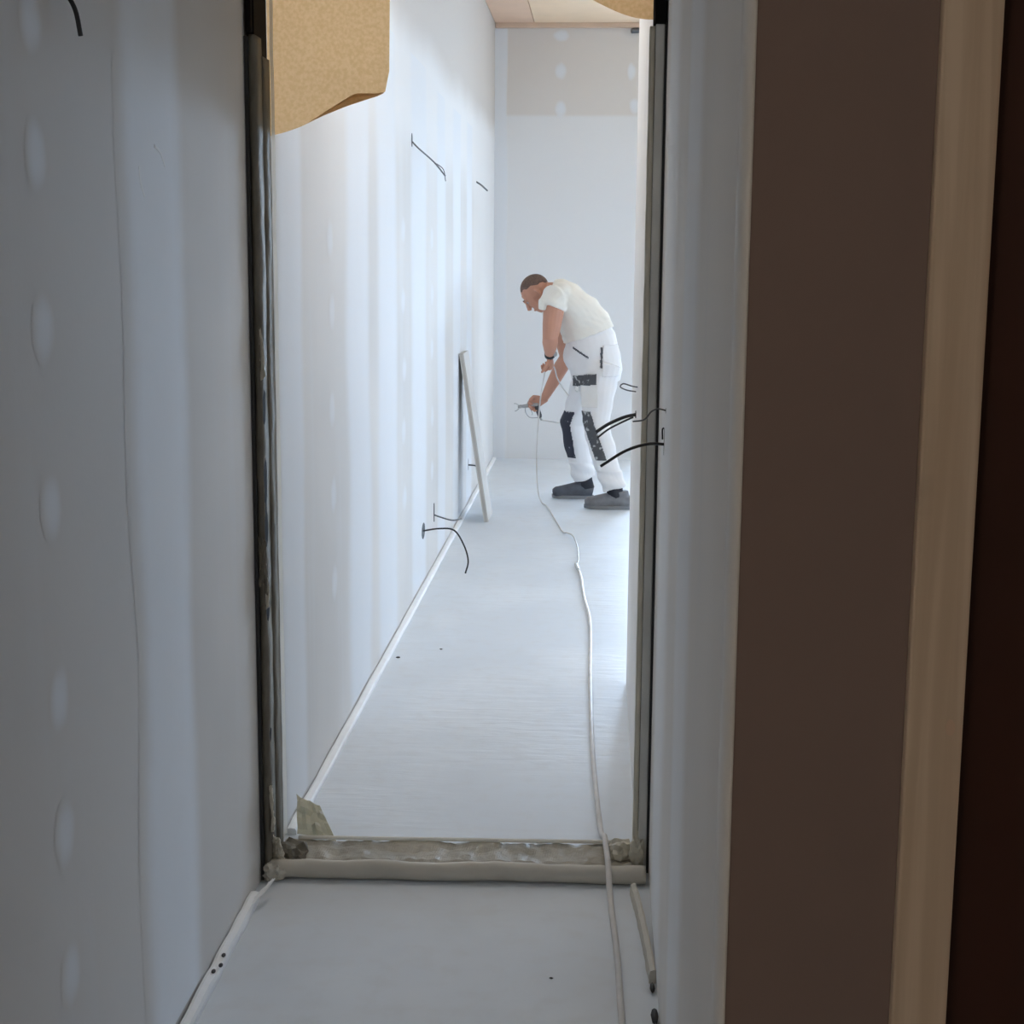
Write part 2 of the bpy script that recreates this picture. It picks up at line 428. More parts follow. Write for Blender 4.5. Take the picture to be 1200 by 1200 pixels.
# far ceiling: sheets of pale wood board on a carrier, a brown batten along the end wall
cl = struct(build('ceiling', MB().box((-1.0, 3.74, ZC+0.03), (XWR+0.14, YW+0.2, ZC+0.16)), 'ceiling_wood_b'), 'pale wood ceiling of the far room')
y = 3.92
k = 0
while y < 12.2:
    y2 = min(y+1.19, 12.20)
    for x0, x1 in ((-0.855, -0.555), (-0.55, 0.69), (0.695, 1.93), (1.935, XWR-0.005)):
        if y2 < 5.66 and x0 > 0.2: continue
        xx1 = min(x1, 0.115) if y2 < 5.66 else x1
        o = build('ceiling_board', MB().box((x0, y, ZC), (xx1, y2-0.005, ZC+0.03)), 'ceiling_wood_b' if x0 < -0.8 else 'ceiling_wood', cl)
    y = y2; k += 1
build('ceiling_board', MB().box((0.46, 12.205, ZC), (XWR-0.01, YW-0.01, ZC+0.03)), 'ceiling_wood', cl)
build('batten', MB().box((-0.855, 12.20, ZC-0.035), (0.445, 12.255, ZC+0.02)), 'batten', cl, bevel=0.004)

# unseen tube light, added on the passage ceiling to brighten passage and hall
def add_tube_light(x, y, z, length, watts):
    r = empty('added_ceiling_light', (x, y, z))
    tag(r, 'added unseen tube light on the passage ceiling beyond the doorway', 'added ceiling light')
    build('housing', MB().box((-0.06, -length/2, -0.045), (0.06, length/2, 0.0)), 'window_frame', r, bevel=0.006)
    for e in (-1, 1): build('end_cap', MB().box((-0.05, e*length/2-0.02, -0.085), (0.05, e*length/2+0.02, -0.03)), 'window_frame', r, bevel=0.006)
    for sx in (-0.03, 0.03): build('tube', MB().tube([(sx, -length/2+0.02, -0.062), (sx, length/2-0.02, -0.062)], 0.013, 10), 'added_lamp', r, True)
    ld = bpy.data.lights.new('added_tube_glow', 'AREA'); ld.shape = 'RECTANGLE'; ld.size = 0.12; ld.size_y = length
    ld.energy = watts; ld.color = (1.0, 0.97, 0.93)
    lo = bpy.data.objects.new('added_tube_glow', ld); COL.objects.link(lo); lo.parent = r; lo.location = (0, 0, -0.09)
    return r
def bulb(x, y, z, watts):  # unseen warm bulb, added behind the camera to lift the near walls
    r = empty('added_pendant_bulb', (x, y, z)); tag(r, 'added bare warm bulb hanging in the room behind the camera', 'added light bulb')
    build('cord', MB().tube([(0, 0, 0.10), (0, 0, 2.6-z)], 0.004, 8), 'cable', r, True)
    build('lamp_holder', MB().tube([(0, 0, 0.04), (0, 0, 0.06), (0, 0, 0.11)], [0.018, 0.02, 0.014], 14), 'cable', r, True)
    build('glass', MB().ball((0, 0, 0.0), (0.03, 0.03, 0.042)), 'added_lamp', r, True)
    ld = bpy.data.lights.new('added_bulb_glow', 'POINT'); ld.energy = watts; ld.color = (1.0, 0.88, 0.74); ld.shadow_soft_size = 0.06
    lo = bpy.data.objects.new('added_bulb_glow', ld); COL.objects.link(lo); lo.parent = r
bulb(-0.60, -0.8, 2.10, 21.0)
add_tube_light(-0.35, 5.25, ZC, 1.2, 10.0)

# windows that light the rooms (frames with real openings and clear panes left open to the sky)
def window(name, plane, a0, a1, z0, z1, at):
    r = empty(name, (0, 0, 0)); struct(r)
    def bar(nm, u0, u1, w0, w1, t=0.06):
        if plane == 'y': build(nm, MB().box((u0, at-t/2, w0), (u1, at+t/2, w1)), 'window_frame', r, bevel=0.004)
        else: build(nm, MB().box((at-t/2, u0, w0), (at+t/2, u1, w1)), 'window_frame', r, bevel=0.004)
    bar('window_frame', a0, a1, z0, z0+0.06); bar('window_frame', a0, a1, z1-0.06, z1)
    bar('window_frame', a0, a0+0.06, z0+0.06, z1-0.06); bar('window_frame', a1-0.06, a1, z0+0.06, z1-0.06)
    m = (a0+a1)/2; bar('mullion', m-0.035, m+0.035, z0+0.06, z1-0.06)
    return r
window('window_1', 'y', *BW, YW+0.07)
window('window_2', 'x', *RW, XWR+0.07)

# filler: slightly crowned smears on the boards; the edge feathers out through the mask
def smear(name, parent, mat, wall, u0, u1, z0, z1, crown=0.0015, nu=10, nv=30, wob=0.02, seed=0.0, ell=False, soft=0.32):
    """wall: ('x', X, sign) or ('y', Y, sign). A filler smear lying on the wall."""
    mb = MB(); mask = []
    ax, at, sg = wall
    def fn(a, b):
        if ell:
            r = b; th = 2*math.pi*a
            wb_ = 1+0.15*nz((math.cos(th), math.sin(th), seed), 1.3)
            u = (u0+u1)/2 + (u1-u0)/2*r*math.cos(th)*wb_
            z = (z0+z1)/2 + (z1-z0)/2*r*math.sin(th)*wb_
            mk = max(0.0, 1-r**2.5)
        else:
            z = z0+(z1-z0)*b
            e0 = u0+wob*nz((0, z, seed), 1.8); e1 = u1+wob*nz((7, z, seed), 1.8)
            u = e0+(e1-e0)*a
            d = min(a, 1-a)
            mk = min(1.0, d/soft)
        mask.append(mk)
        h = 0.0004+crown*mk
        return V((at+sg*h, u, z)) if ax == 'x' else V((u, at+sg*h, z))
    mb.grid(fn, nu, nv)
    me = mb.mesh(name)
    bm = bmesh.new(); bm.from_mesh(me)
    nrm = V((sg, 0, 0)) if ax == 'x' else V((0, sg, 0))
    for f in bm.faces:
        if f.normal.dot(nrm) < 0: f.normal_flip()
    bm.to_mesh(me); bm.free()
    at_ = me.attributes.new('mask', 'FLOAT', 'POINT')
    at_.data.foreach_set('value', mask)
    return link(name, me, mat, parent, True)

LW = ('x', XL, 1)
for i, z in enumerate((2.22, 1.95, 1.753, 1.489, 1.209, 0.896, 0.668, 0.423, 0.17)):
    smear('filler_patch', wl, 'patch_left', LW, 2.265, 2.365, z-0.062, z+0.062, crown=0.0006, seed=i*3.1, ell=True, nu=20, nv=6)
for i, (z, y) in enumerate(((1.66, 4.83), (1.43, 4.85), (1.12, 4.83), (0.84, 4.84), (0.55, 4.84))):
    smear('filler_patch', wl, 'patch_left', LW, y-0.06, y+0.07, z-0.07, z+0.07, seed=20+i*3.1, ell=True, nu=20, nv=6)
for i, (z, y) in enumerate(((1.72, 6.63), (1.42, 6.62), (1.12, 6.65), (0.85, 6.62), (0.55, 6.64), (1.70, 7.75), (1.42, 7.76), (1.15, 7.75), (0.80, 7.76), (0.52, 7.75))):
    smear('filler_patch', wl, 'patch_left', LW, y-0.09, y+0.09, z-0.07, z+0.07, seed=60+i*3.1, ell=True, nu=20, nv=6)
for i, (a, b, z1) in enumerate(((2.70, 3.14, 2.59), (4.00, 4.40, 2.5), (5.08, 5.70, 2.5), (5.78, 6.46, 2.5), (6.83, 7.56, 2.5), (7.96, 8.48, 2.45), (8.80, 9.40, 2.45), (9.7, 10.2, 2.45))):
    smear('filler_band', wl, 'fill_left', LW, a, b, 0.03, z1, crown=0.002, nu=12, nv=40, wob=0.05, seed=i*5.3, soft=0.22)
# trowel arcs on the near joint
for pts in (((2.83, 1.765), (2.835, 1.74), (2.85, 1.72), (2.86, 1.712)), ((2.93, 1.81), (2.97, 1.80), (2.99, 1.785), (3.0, 1.775))):
    build('trowel_ridge', MB().tube(spline([(XL+0.0024, a, b) for a, b in pts], 5), [(0.0006, 0.0035)]*16, 8, lat=(1, 0, 0)), 'foam', wl, True)
for i, (x, z, w) in enumerate(((-0.342, 3.32, 0.075), (-0.345, 3.057, 0.055), (-0.341, 2.765, 0.055), (0.205, 3.05, 0.04), (0.235, 2.79, 0.05))):
    smear('filler_patch', wb, 'fill_back', ('y', YB, -1), x-w, x+w, z-(0.05 if i == 0 else 0.075), z+(0.05 if i == 0 else 0.075), seed=i*2.2, ell=True, nu=20, nv=6)
smear('filler_band', wb, 'fill_back', ('y', YB, -1), -0.90, -0.755, 0.0, 3.40, crown=0.002, nu=10, nv=40, wob=0.015, seed=4, soft=0.12)
HW = ('x', XR, -1)
for i, (a, b) in enumerate(((2.32, 2.85), (3.05, 3.7))):
    smear('filler_band', wh, 'fill_plain', HW, a, b, 0.02, 2.58, crown=0.002, nu=12, nv=40, wob=0.05, seed=50+i*4.4, soft=0.3)
bead_mb = MB(); nb = 60
for k in range(nb+1):
    z = 2.6*k/nb; j = 0.006*nz((3, 0, z), 3)
    for x, y in ((XR+0.002, 1.5985), (XR-0.0022, 1.5985), (XR-0.0026, 1.69+j), (XR-0.0002, 1.758+j), (XR+0.002, 1.758+j)): bead_mb.v.append((x, y, z))
for k in range(nb):
    for i in range(5): bead_mb.f.append((k*5+i, k*5+(i+1) % 5, (k+1)*5+(i+1) % 5, (k+1)*5+i))
build('corner_bead', bead_mb, 'bead', we, True, fix=True)

# ------------------------------------------------------------------ doorway frame with masking film
df = empty('door_frame', (-0.36, 3.8, 0))
tag(df, 'black door frame around the opening, wrapped in dusty masking film', 'door frame')
def lp(o):   # keep world placement under the frame's empty
    o.matrix_parent_inverse = Matrix.Translation(-V(o.parent.location)); return o
def crinkle(name, mat, parent, x0, x1, y0, y1, z0, z1, amp=0.004, n=90, seed=0.0, fr=9):
    ring = [(x0, y0), ((x0+x1)/2, y0), (x1, y0), (x1, (y0+y1)/2), (x1, y1), ((x0+x1)/2, y1), (x0, y1), (x0, (y0+y1)/2)]
    mb = MB(); w = len(ring)
    for k in range(n+1):
        z = z0+(z1-z0)*k/n
        for i, (x, y) in enumerate(ring):
            d = amp*(nz((x*20, y*20, z), fr, seed) + 0.6*nz((x*30, i, z), fr*2.7, seed))
            cx, cy = x-(x0+x1)/2, y-(y0+y1)/2
            l = math.hypot(cx, cy) or 1
            mb.v.append((x+d*cx/l, y+d*cy/l, z))
    for k in range(n):
        for i in range(w):
            mb.f.append((k*w+i, k*w+(i+1) % w, (k+1)*w+(i+1) % w, (k+1)*w+i))
    mb.f.append(tuple(range(w-1, -1, -1))); mb.f.append(tuple(n*w+i for i in range(w)))
    return lp(build(name, mb, mat, parent, True, fix=True))
# left post
pL = lp(build('post', MB().box((XL+0.002, 3.72, 0.0), (-0.838, 3.86, 2.33)), 'black', df, bevel=0.003)); tag(pL, 'black post seen bare at the top')
lp(build('hinge_plate', MB().box((XL+0.004, 3.705, 2.13), (-0.842, 3.722, 2.24)), 'black', df, bevel=0.003))
lp(build('gasket', MB().box((XL+0.001, 3.700, 0.0), (XL+0.009, 3.722, 2.12)), 'gasket', df))
crinkle('masking_film', 'film', df, XL+0.010, -0.836, 3.712, 3.79, 0.0, 2.125, 0.005, 110, 1.0)
crinkle('masking_film', 'film', df, -0.842, -0.834, 3.79, 3.868, 0.0, 2.085, 0.004, 110, 5.0)
te = MB(); te.grid(lambda a, b: V((-0.834+0.008*a+0.002*nz((0, 0, b*22), 0.9), 3.875+0.004*a, 0.06+2.2*b)), 2, 80)
lp(build('tape_edge', te, 'clear_film', df, True))
# right post
pR = lp(build('post', MB().box((0.116, 3.84, 0.0), (0.148, 3.90, 2.33)), 'black', df, bevel=0.003)); tag(pR, 'black post seen bare at the top')
lp(build('hinge_plate', MB().box((0.118, 3.822, 2.165), (0.146, 3.842, 2.26)), 'black', df, bevel=0.003))
crinkle('masking_film', 'film_light', df, 0.107, 0.120, 3.832, 3.90, 0.0, 2.16, 0.002, 110, 9.0)
lp(build('aluminium_strip', MB().box((0.121, 3.828, 0.0), (0.1435, 3.842, 2.165)), 'metal', df, bevel=0.003))
lp(build('gasket', MB().box((0.1445, 3.824, 0.0), (0.1495, 3.842, 2.17)), 'gasket', df))
lp(build('head', MB().box((XL+0.002, 3.72, 2.29), (0.148, 3.88, 2.33)), 'black', df))
# threshold: film over the sill bar
th = MB()
def sill(a, b):
    x = -0.835+0.945*b
    prof = [(3.775, 0.0), (3.775, 0.022), (3.80, 0.032), (3.86, 0.030), (3.915, 0.034), (3.93, 0.028), (3.94, 0.0)]
    k = a*(len(prof)-1); i = min(int(k), len(prof)-2); t = k-i
    yy = prof[i][0]*(1-t)+prof[i+1][0]*t; zz = prof[i][1]*(1-t)+prof[i+1][1]*t
    d = 0.008*nz((x, yy, 0), 17)+0.005*nz((x, yy*3, 1), 40)
    yy += 0.05*(x+0.36)*0.7
    return V((x, yy+d*0.5, max(0.001, zz+d) if zz > 0.001 else 0.001))
th.grid(sill, 12, 160)
sl = lp(build('sill_film', th, 'film_sill', df, False)); tag(sl, 'crinkled film over the threshold')
lp(build('sill_edge', MB().tube(spline([(-0.80+0.089*i, 3.918+0.035*(i*0.089-0.45)+0.003*nz((i, 0, 0), 2.2), 0.041) for i in range(11)], 4), [(0.005, 0.008)]*41, 8, lat=(0, 0, 1)), 'clear_film', df, True))
rl = lp(build('foam_roll', MB().tube(spline([(-0.845+0.0985*i, 3.735+0.03*(i*0.0985-0.45)+0.010*nz((i, 1, 0), 0.9), 0.026+0.004*nz((i, 5, 0), 1.4)) for i in range(11)], 6), [(0.024+0.003*nz((i, 2, 0), 0.35), 0.022) for i in range(61)], 14), 'foam_beige', df, True))
tag(rl, 'beige roll along the foot of the doorway')
def crumple(name, mat, parent, c, r, seed, amp=0.5):
    bm = bmesh.new(); bmesh.ops.create_icosphere(bm, subdivisions=3, radius=1.0)
    for v in bm.verts:
        d = 1+amp*nz(v.co, 2.1, seed)+amp*0.6*abs(nz(v.co, 4.3, seed+3))-0.2
        v.co = V(c)+V((v.co.x*r[0]*d, v.co.y*r[1]*d, max(-c[2]+0.001, v.co.z*r[2]*d)))
    me = bpy.data.meshes.new(name); bm.to_mesh(me); bm.free()
    return lp(link(name, me, mat, parent, False))
crumple('crumpled_tape', 'film_light', df, (0.075, 3.86, 0.035), (0.04, 0.04, 0.05), 2.0)
crumple('crumpled_tape', 'film_light', df, (0.118, 3.83, 0.05), (0.022, 0.03, 0.055), 8.0)
crumple('crumpled_tape', 'film', df, (-0.80, 3.79, 0.035), (0.05, 0.05, 0.045), 4.0)
crumple('crumpled_tape', 'foam_beige', df, (-0.825, 3.71, 0.022), (0.035, 0.03, 0.028), 6.0)
def flap(name, mat, parent, pts, amp, seed, th=0.002, n=12):
    """a crinkled sheet spanned by four corner points"""
    a, b, c, d = [V(p) for p in pts]
    mb = MB()
    nrm = (b-a).cross(d-a).normalized()
    mb.grid(lambda s, t: (a*(1-s)+b*s)*(1-t)+(d*(1-s)+c*s)*t + nrm*(amp*nz((s*2, t*2, seed), 2.3)+amp*0.5*nz((s*5, t*5, seed), 2)), n, n)
    o = build(name, mb, mat, parent, False)
    if parent is not None: lp(o)
    md = o.modifiers.new('thickness', 'SOLIDIFY'); md.thickness = th
    return o
flap('torn_film', 'film_flap', df, ((-0.815, 3.95, 0.035), (-0.70, 3.915, 0.03), (-0.765, 4.03, 0.085), (-0.832, 4.05, 0.105)), 0.016, 3.4, n=7)
flap('torn_film', 'film_light', df, ((-0.838, 3.73, 0.12), (-0.822, 3.70, 0.14), (-0.826, 3.70, 0.26), (-0.836, 3.72, 0.25)), 0.008, 5.0)
flap('torn_film', 'film_light', df, ((-0.836, 3.74, 0.03), (-0.80, 3.73, 0.04), (-0.815, 3.73, 0.10), (-0.834, 3.74, 0.11)), 0.012, 6.0)
flap('torn_film', 'film', df, ((-0.848, 3.705, 0.78), (-0.828, 3.70, 0.76), (-0.830, 3.70, 0.90), (-0.848, 3.706, 0.91)), 0.008, 7.0)
flap('torn_film', 'film_light', df, ((-0.836, 3.715, 1.30), (-0.826, 3.712, 1.31), (-0.834, 3.712, 1.43), (-0.838, 3.715, 1.42)), 0.006, 9.0)
flap('torn_film', 'film_light', df, ((-0.836, 3.715, 0.72), (-0.824, 3.710, 0.73), (-0.834, 3.712, 0.84), (-0.838, 3.715, 0.83)), 0.006, 11.0)

# ------------------------------------------------------------------ kraft paper hanging from the door head
low = [(-0.845, 1.902), (-0.80, 1.912), (-0.76, 1.925), (-0.70, 1.952), (-0.64, 1.975), (-0.587, 1.992), (-0.560, 2.000), (-0.547, 2.008), (-0.540, 2.018), (-0.536, 2.032), (-0.535, 2.06)]
def lowz(x):
    for (a, za), (b, zb) in zip(low, low[1:]):
        if x <= b: return za+(zb-za)*(x-a)/(b-a)
    return low[-1][1]
pf = empty('kraft_paper_flap', (-0.69, 3.89, 1.9))
tag(pf, 'large brown kraft paper flap hanging at the top left of the doorway', 'paper', 'brown paper at the door head')
mb = MB()
def pap(a, b):
    x = -0.845+0.31*a; z0 = lowz(x); z = z0+(2.325-z0)*b
    yy = 3.895-0.012*math.sin(a*3.0)-0.02*(1-b)**2*a+0.006*nz((x, 0, z), 6)
    return V((x, yy, z))
mb.grid(pap, 30, 24)
lp(build('sheet', mb, 'paper', pf, True))
mb = MB()
def curl(a, b):
    A, B, C = V((-0.735, 3.868, 1.937)), V((-0.587, 3.852, 2.020)), V((-0.548, 3.872, 2.004))
    e = A*(1-a)+B*a if a < 0.8 else (A*0.2+B*0.8)*(1-(a-0.8)*5)+C*((a-0.8)*5)
    x = e.x; l = V((x, 3.872, lowz(x)))
    return l*(1-b)+e*b+V((0, -0.025*math.sin(math.pi*b*0.9)*min(1, a*2), 0))
mb.grid(curl, 16, 6)
lp(build('curled_corner', mb, 'paper', pf, True))
mb = MB()
def pap2(a, b):
    x = -0.10+0.218*a
    z0 = 2.262-0.075*math.sin(min(1, a*1.02)*math.pi*0.5)**1.3
    z = z0+(2.325-z0)*b
    return V((x, 3.922-0.012*(1-b)+0.004*nz((x, 0, z), 8), z))
mb.grid(pap2, 20, 10)
ps = build('kraft_paper_remnant', mb, 'paper', None, True)
tag(ps, 'small sagging remnant of brown paper at the top right of the doorway', 'paper', 'brown paper at the door head')

# ------------------------------------------------------------------ edge strips between screed and walls
def edge_strip(name, pts, w, h, mat, label, n=10, seed=0):
    sp = spline(pts, n)
    mb = MB(); m = len(sp)
    for i, p in enumerate(sp):
        t = (sp[min(i+1, m-1)]-sp[max(i-1, 0)]).normalized(); s = V((t.y, -t.x, 0)).normalized()
        ww = w*(1+0.18*nz((i*0.4, seed, 0), 1)); hh = h*(1+0.25*nz((i*0.3, seed, 4), 1))
        for (u, z) in ((-0.5, 0), (-0.5, 1), (-0.2, 1.08), (0.35, 0.95), (0.5, 0.6), (0.5, 0)):
            q = p+s*(ww*u); mb.v.append((q.x, q.y, p.z+hh*z+0.0005))
    for i in range(m-1):
        for j in range(6): mb.f.append((i*6+j, i*6+(j+1) % 6, (i+1)*6+(j+1) % 6, (i+1)*6+j))
    mb.f.append(tuple(range(6))); mb.f.append(tuple((m-1)*6+j for j in reversed(range(6))))
    return tag(build(name, mb, mat, None, False, fix=True), label, 'edge strip', 'foam edge strips along the floor')
edge_strip('edge_strip', [(-0.843, y, 0) for y in (4.02, 5, 6, 7, 8, 9, 10, 11, 12.2)], 0.026, 0.018, 'foam', 'long white foam strip at the foot of the far left wall beyond the doorway', seed=1)
es = edge_strip('edge_strip', [(-0.838, 1.6, 0), (-0.840, 2.4, 0), (-0.842, 3.0, 0), (-0.845, 3.3, 0), (-0.846, 3.58, 0.0)], 0.024, 0.022, 'foam', 'torn white foam strip at the foot of the near left wall', seed=5)
tip = flap('torn_tip', 'foam', None, ((-0.850, 3.52, 0.018), (-0.836, 3.50, 0.020), (-0.800, 3.60, 0.050), (-0.808, 3.605, 0.046)), 0.004, 2.0); tip.parent = es
for yy in (3.22, 3.14, 3.17):
    d = build('dirt_crumb', MB().ball((-0.832+random.uniform(-0.012, 0.006), yy, 0.024), (0.005, 0.008, 0.004), None, 8, 6), 'seam_and_fold', es, True)
edge_strip('edge_strip', [(0.106, 3.68, 0), (0.118, 3.55, 0), (0.130, 3.38, 0), (0.140, 3.2, 0)], 0.016, 0.030, 'foam_beige', 'short beige strip on the floor at the foot of the right hall wall', seed=9)
for i, (yy, s) in enumerate(((3.165, 0.010), (3.03, 0.014), (2.98, 0.010))):
    mb = MB(); mb.ball((0.139, yy, s*0.8), (s*0.6, s*2.2, s*0.8), None, 8, 6)
    for k, v in enumerate(mb.v):
        mb.v[k] = tuple(V(v)+V((0, 1, 0.5))*0.006*nz(v, 60))
    tag(build('rubber_scrap', mb, 'gasket', None, True), ('small black rubber scrap touching the end of the beige strip', 'middle black rubber scrap at the foot of the right hall wall', 'black rubber scrap nearest the camera at the foot of the right hall wall')[i], 'scrap', 'black scraps by the right wall')

def crumb(x, y, r, label, seed):
    bm = bmesh.new(); bmesh.ops.create_icosphere(bm, subdivisions=2, radius=1.0)
    for v in bm.verts:
        d = 1+0.5*nz(v.co, 1.7, seed)
        v.co = V((x+v.co.x*r*1.6*d, y+v.co.y*r*d, r*0.62+max(-0.6, v.co.z*0.6*d)*r))
    me = bpy.data.meshes.new('debris_crumb'); bm.to_mesh(me); bm.free()
    tag(link('debris_crumb', me, 'seam_and_fold', None, False), label, 'debris', 'dark crumbs on the floor')
crumb(-0.087, 3.207, 0.0028, 'dark crumb alone on the hall floor before the threshold', 1.0)
crumb(-0.800, 5.95, 0.0055, 'dark crumb beside the long white foam strip beyond the doorway', 2.0)
crumb(-0.640, 6.10, 0.0035, 'dark crumb on the far floor a step right of the foam strip', 3.0)

# ------------------------------------------------------------------ plasterboard offcut leaning on the left wall
oc = empty('board_offcut', (-0.70, 9.36, 0))
tag(oc, 'narrow grey board offcut leaning upright against the left wall', 'board')
a = math.atan2(0.155, 1.03)
Lb = 1.045
def board_box(nm, u0, u1, v0, v1, mat):
    mb = MB()
    for (yy0, yy1, t0, t1) in ((v0, v1, u0, u1),):
        pass
    base = V((-0.695, 0, 0)); up = V((-math.sin(a), 0, math.cos(a))); nr = V((math.cos(a), 0, math.sin(a)))
    i = len(mb.v)
    for s in (0.0, Lb):
        for yy in (v0, v1):
            for t in (u0, u1):
                p = base+up*s+nr*t; mb.v.append((p.x, yy, p.z))
    for f in ((0, 2, 3, 1), (4, 5, 7, 6), (0, 1, 5, 4), (2, 6, 7, 3), (0, 4, 6, 2), (1, 3, 7, 5)): mb.f.append(f)
    o = build(nm, mb, mat, oc, fix=True); lp(o); return o
board_box('paper_face', 0.018, 0.024, 9.20, 9.53, 'offcut')
board_box('core', 0.002, 0.018, 9.202, 9.528, 'offcut_edge')
board_box('backing', -0.004, 0.002, 9.20, 9.53, 'offcut')

# ------------------------------------------------------------------ cables out of the walls
def cable(pts, r, mat, label, hole=None, group=None, name='cable', strands=None):
    o = tag(build(name, MB().tube(spline(pts, 6), r, 8), mat, None, True), label, 'cable', group)
    if hole: 
        ax, c, w, h = hole
        c = V(c); mb = MB()
        mb.tube([c, c+V((0.003*(1 if ax > 0 else -1), 0, 0))], [(h, w)]*2, 14, lat=(0, 0, 1))
        build('wall_hole', mb, 'gasket', o)
    for s in (strands or []):
        build('strand', MB().tube(spline(s, 6), r*0.6, 6), mat, o, True)
    return o
cable([(XL, 6.94, 2.121), (XL+0.03, 6.95, 2.09), (XL+0.08, 7.15, 2.04), (XL+0.12, 7.25, 1.985)], 0.0035, 'cable_grey', 'thin grey cable drooping from the upper far left wall, nearer the doorway', (1, (XL, 6.94, 2.125), 0.02, 0.03), 'cables high on the far left wall', strands=[[(XL+0.08, 7.15, 2.04), (XL+0.12, 7.16, 2.01), (XL+0.125, 7.22, 1.96)]])
cable([(XL, 10.51, 2.119), (XL+0.03, 10.55, 2.10), (XL+0.06, 10.7, 2.07)], 0.006, 'cable_grey', 'short grey cable stub high on the far left wall near the corner', None, 'cables high on the far left wall')
cable([(XL, 7.34, 0.276), (XL+0.08, 7.36, 0.285), (XL+0.15, 7.40, 0.27), (XL+0.20, 7.38, 0.20), (XL+0.225, 7.34, 0.13), (XL+0.215, 7.30, 0.075)], 0.0042, 'cable', 'dark cable arching out of the low wall hole before the leaning board', (1, (XL, 7.34, 0.276), 0.07, 0.04), 'cables low on the far left wall')
cable([(XL, 7.84, 0.273), (XL+0.03, 7.86, 0.258), (XL+0.09, 7.9, 0.235), (XL+0.13, 8.0, 0.225)], 0.004, 'cable_grey', 'short grey cable low on the left wall, between dark cable and leaning board', (1, (XL, 7.84, 0.285), 0.01, 0.05), 'cables low on the far left wall')
cable([(XL, 9.90, 0.262), (XL+0.05, 9.88, 0.26), (XL+0.11, 9.85, 0.25)], 0.005, 'cable_grey', 'thin cable seen behind the leaning board', (1, (XL, 9.90, 0.265), 0.012, 0.04), 'cables low on the far left wall')
cable([(XL, 2.43, 2.03), (XL+0.012, 2.44, 2.01), (XL+0.02, 2.46, 1.985), (XL+0.022, 2.475, 1.948)], 0.004, 'cable', 'black cable end hanging from the near left wall at the top', None)
cable([(XR, 3.43, 1.190), (XR-0.04, 3.43, 1.190), (XR-0.09, 3.44, 1.172), (XR-0.145, 3.45, 1.135)], 0.0034, 'cable', 'black cable curving out of a slit in the right hall wall', (-1, (XR, 3.43, 1.195), 0.006, 0.03), 'cables of the right hall wall',
      strands=[[(XR, 3.44, 1.225), (XR-0.006, 3.45, 1.222), (XR-0.006, 3.44, 1.20)]])
cable([(XR, 3.38, 1.271), (XR-0.02, 3.38, 1.275), (XR-0.035, 3.38, 1.268), (XR-0.05, 3.385, 1.25), (XR-0.075, 3.39, 1.245)], 0.0018, 'cable_grey', 'hair-thin wire curling out of the right hall wall above the black cable', (-1, (XR, 3.38, 1.271), 0.005, 0.006), 'cables of the right hall wall')
sc = tag(build('screw_hole', MB().tube([(XR, 3.29, 1.327), (XR-0.002, 3.29, 1.327)], [(0.004, 0.007)]*2, 10, lat=(0, 0, 1)), 'gasket'), 'small dark hole in the right hall wall above the wires', 'hole')
c1 = cable([(XP, 4.95, 1.105), (XP-0.04, 4.95, 1.095), (XP-0.09, 4.95, 1.072), (XP-0.13, 4.95, 1.045)], 0.0055, 'cable', 'thick black twin cable sticking out of the wall in front of the painter\'s knee', (-1, (XP, 4.95, 1.105), 0.01, 0.012), 'cables behind the right door post',
      strands=[[(XP-0.01, 4.93, 1.098), (XP-0.05, 4.92, 1.08), (XP-0.09, 4.92, 1.058), (XP-0.125, 4.92, 1.03)]])
cable([(XP, 4.82, 1.205), (XP-0.02, 4.82, 1.208), (XP-0.045, 4.82, 1.215), (XP-0.055, 4.82, 1.205), (XP-0.035, 4.82, 1.195), (XP-0.005, 4.82, 1.19)], 0.0022, 'cable_grey', 'loop of thin wire sticking out behind the painter above the twin cable', None, 'cables behind the right door post')
cable([(0.26, YB, 3.36), (0.25, YB-0.03, 3.355), (0.20, YB-0.05, 3.35)], 0.02, 'cable_grey', 'dark cable stub at the top right of the end wall', None)

# ------------------------------------------------------------------ the painter
root = empty('person', (0.0, 10.0, 0.0))
tag(root, 'person in white work trousers and cream t-shirt bending over with a spray gun', 'person')

def remesh(mb, voxel, smooth_it=6, fold=None):
    me = mb.mesh('tmp')
    bm = bmesh.new(); bm.from_mesh(me); bmesh.ops.recalc_face_normals(bm, faces=bm.faces); bm.to_mesh(me); bm.free()
    o = bpy.data.objects.new('tmp', me); COL.objects.link(o)
    md = o.modifiers.new('r', 'REMESH'); md.mode = 'VOXEL'; md.voxel_size = voxel
    ms = o.modifiers.new('s', 'SMOOTH'); ms.factor = 0.5; ms.iterations = smooth_it
    dg = bpy.context.evaluated_depsgraph_get(); dg.update()
    out = bpy.data.meshes.new_from_object(o.evaluated_get(dg), depsgraph=dg)
    bpy.data.objects.remove(o); bpy.data.meshes.remove(me)
    if fold:
        nr = [v.normal.copy() for v in out.vertices]
        for v, n in zip(out.vertices, nr):
            v.co = v.co + n*fold(v.co)
        out.update()
    return out

HC = V((-0.418, 0.0, 1.383))
pitch = math.radians(50)
fw = V((-math.cos(pitch), 0, -math.sin(pitch))); uw = V((-math.sin(pitch), 0, math.cos(pitch))); lw = V((0, 1, 0))
HM = Matrix((fw, lw, uw)).transposed()
def hp(f, l, u): return HC+HM @ V((f, l, u))

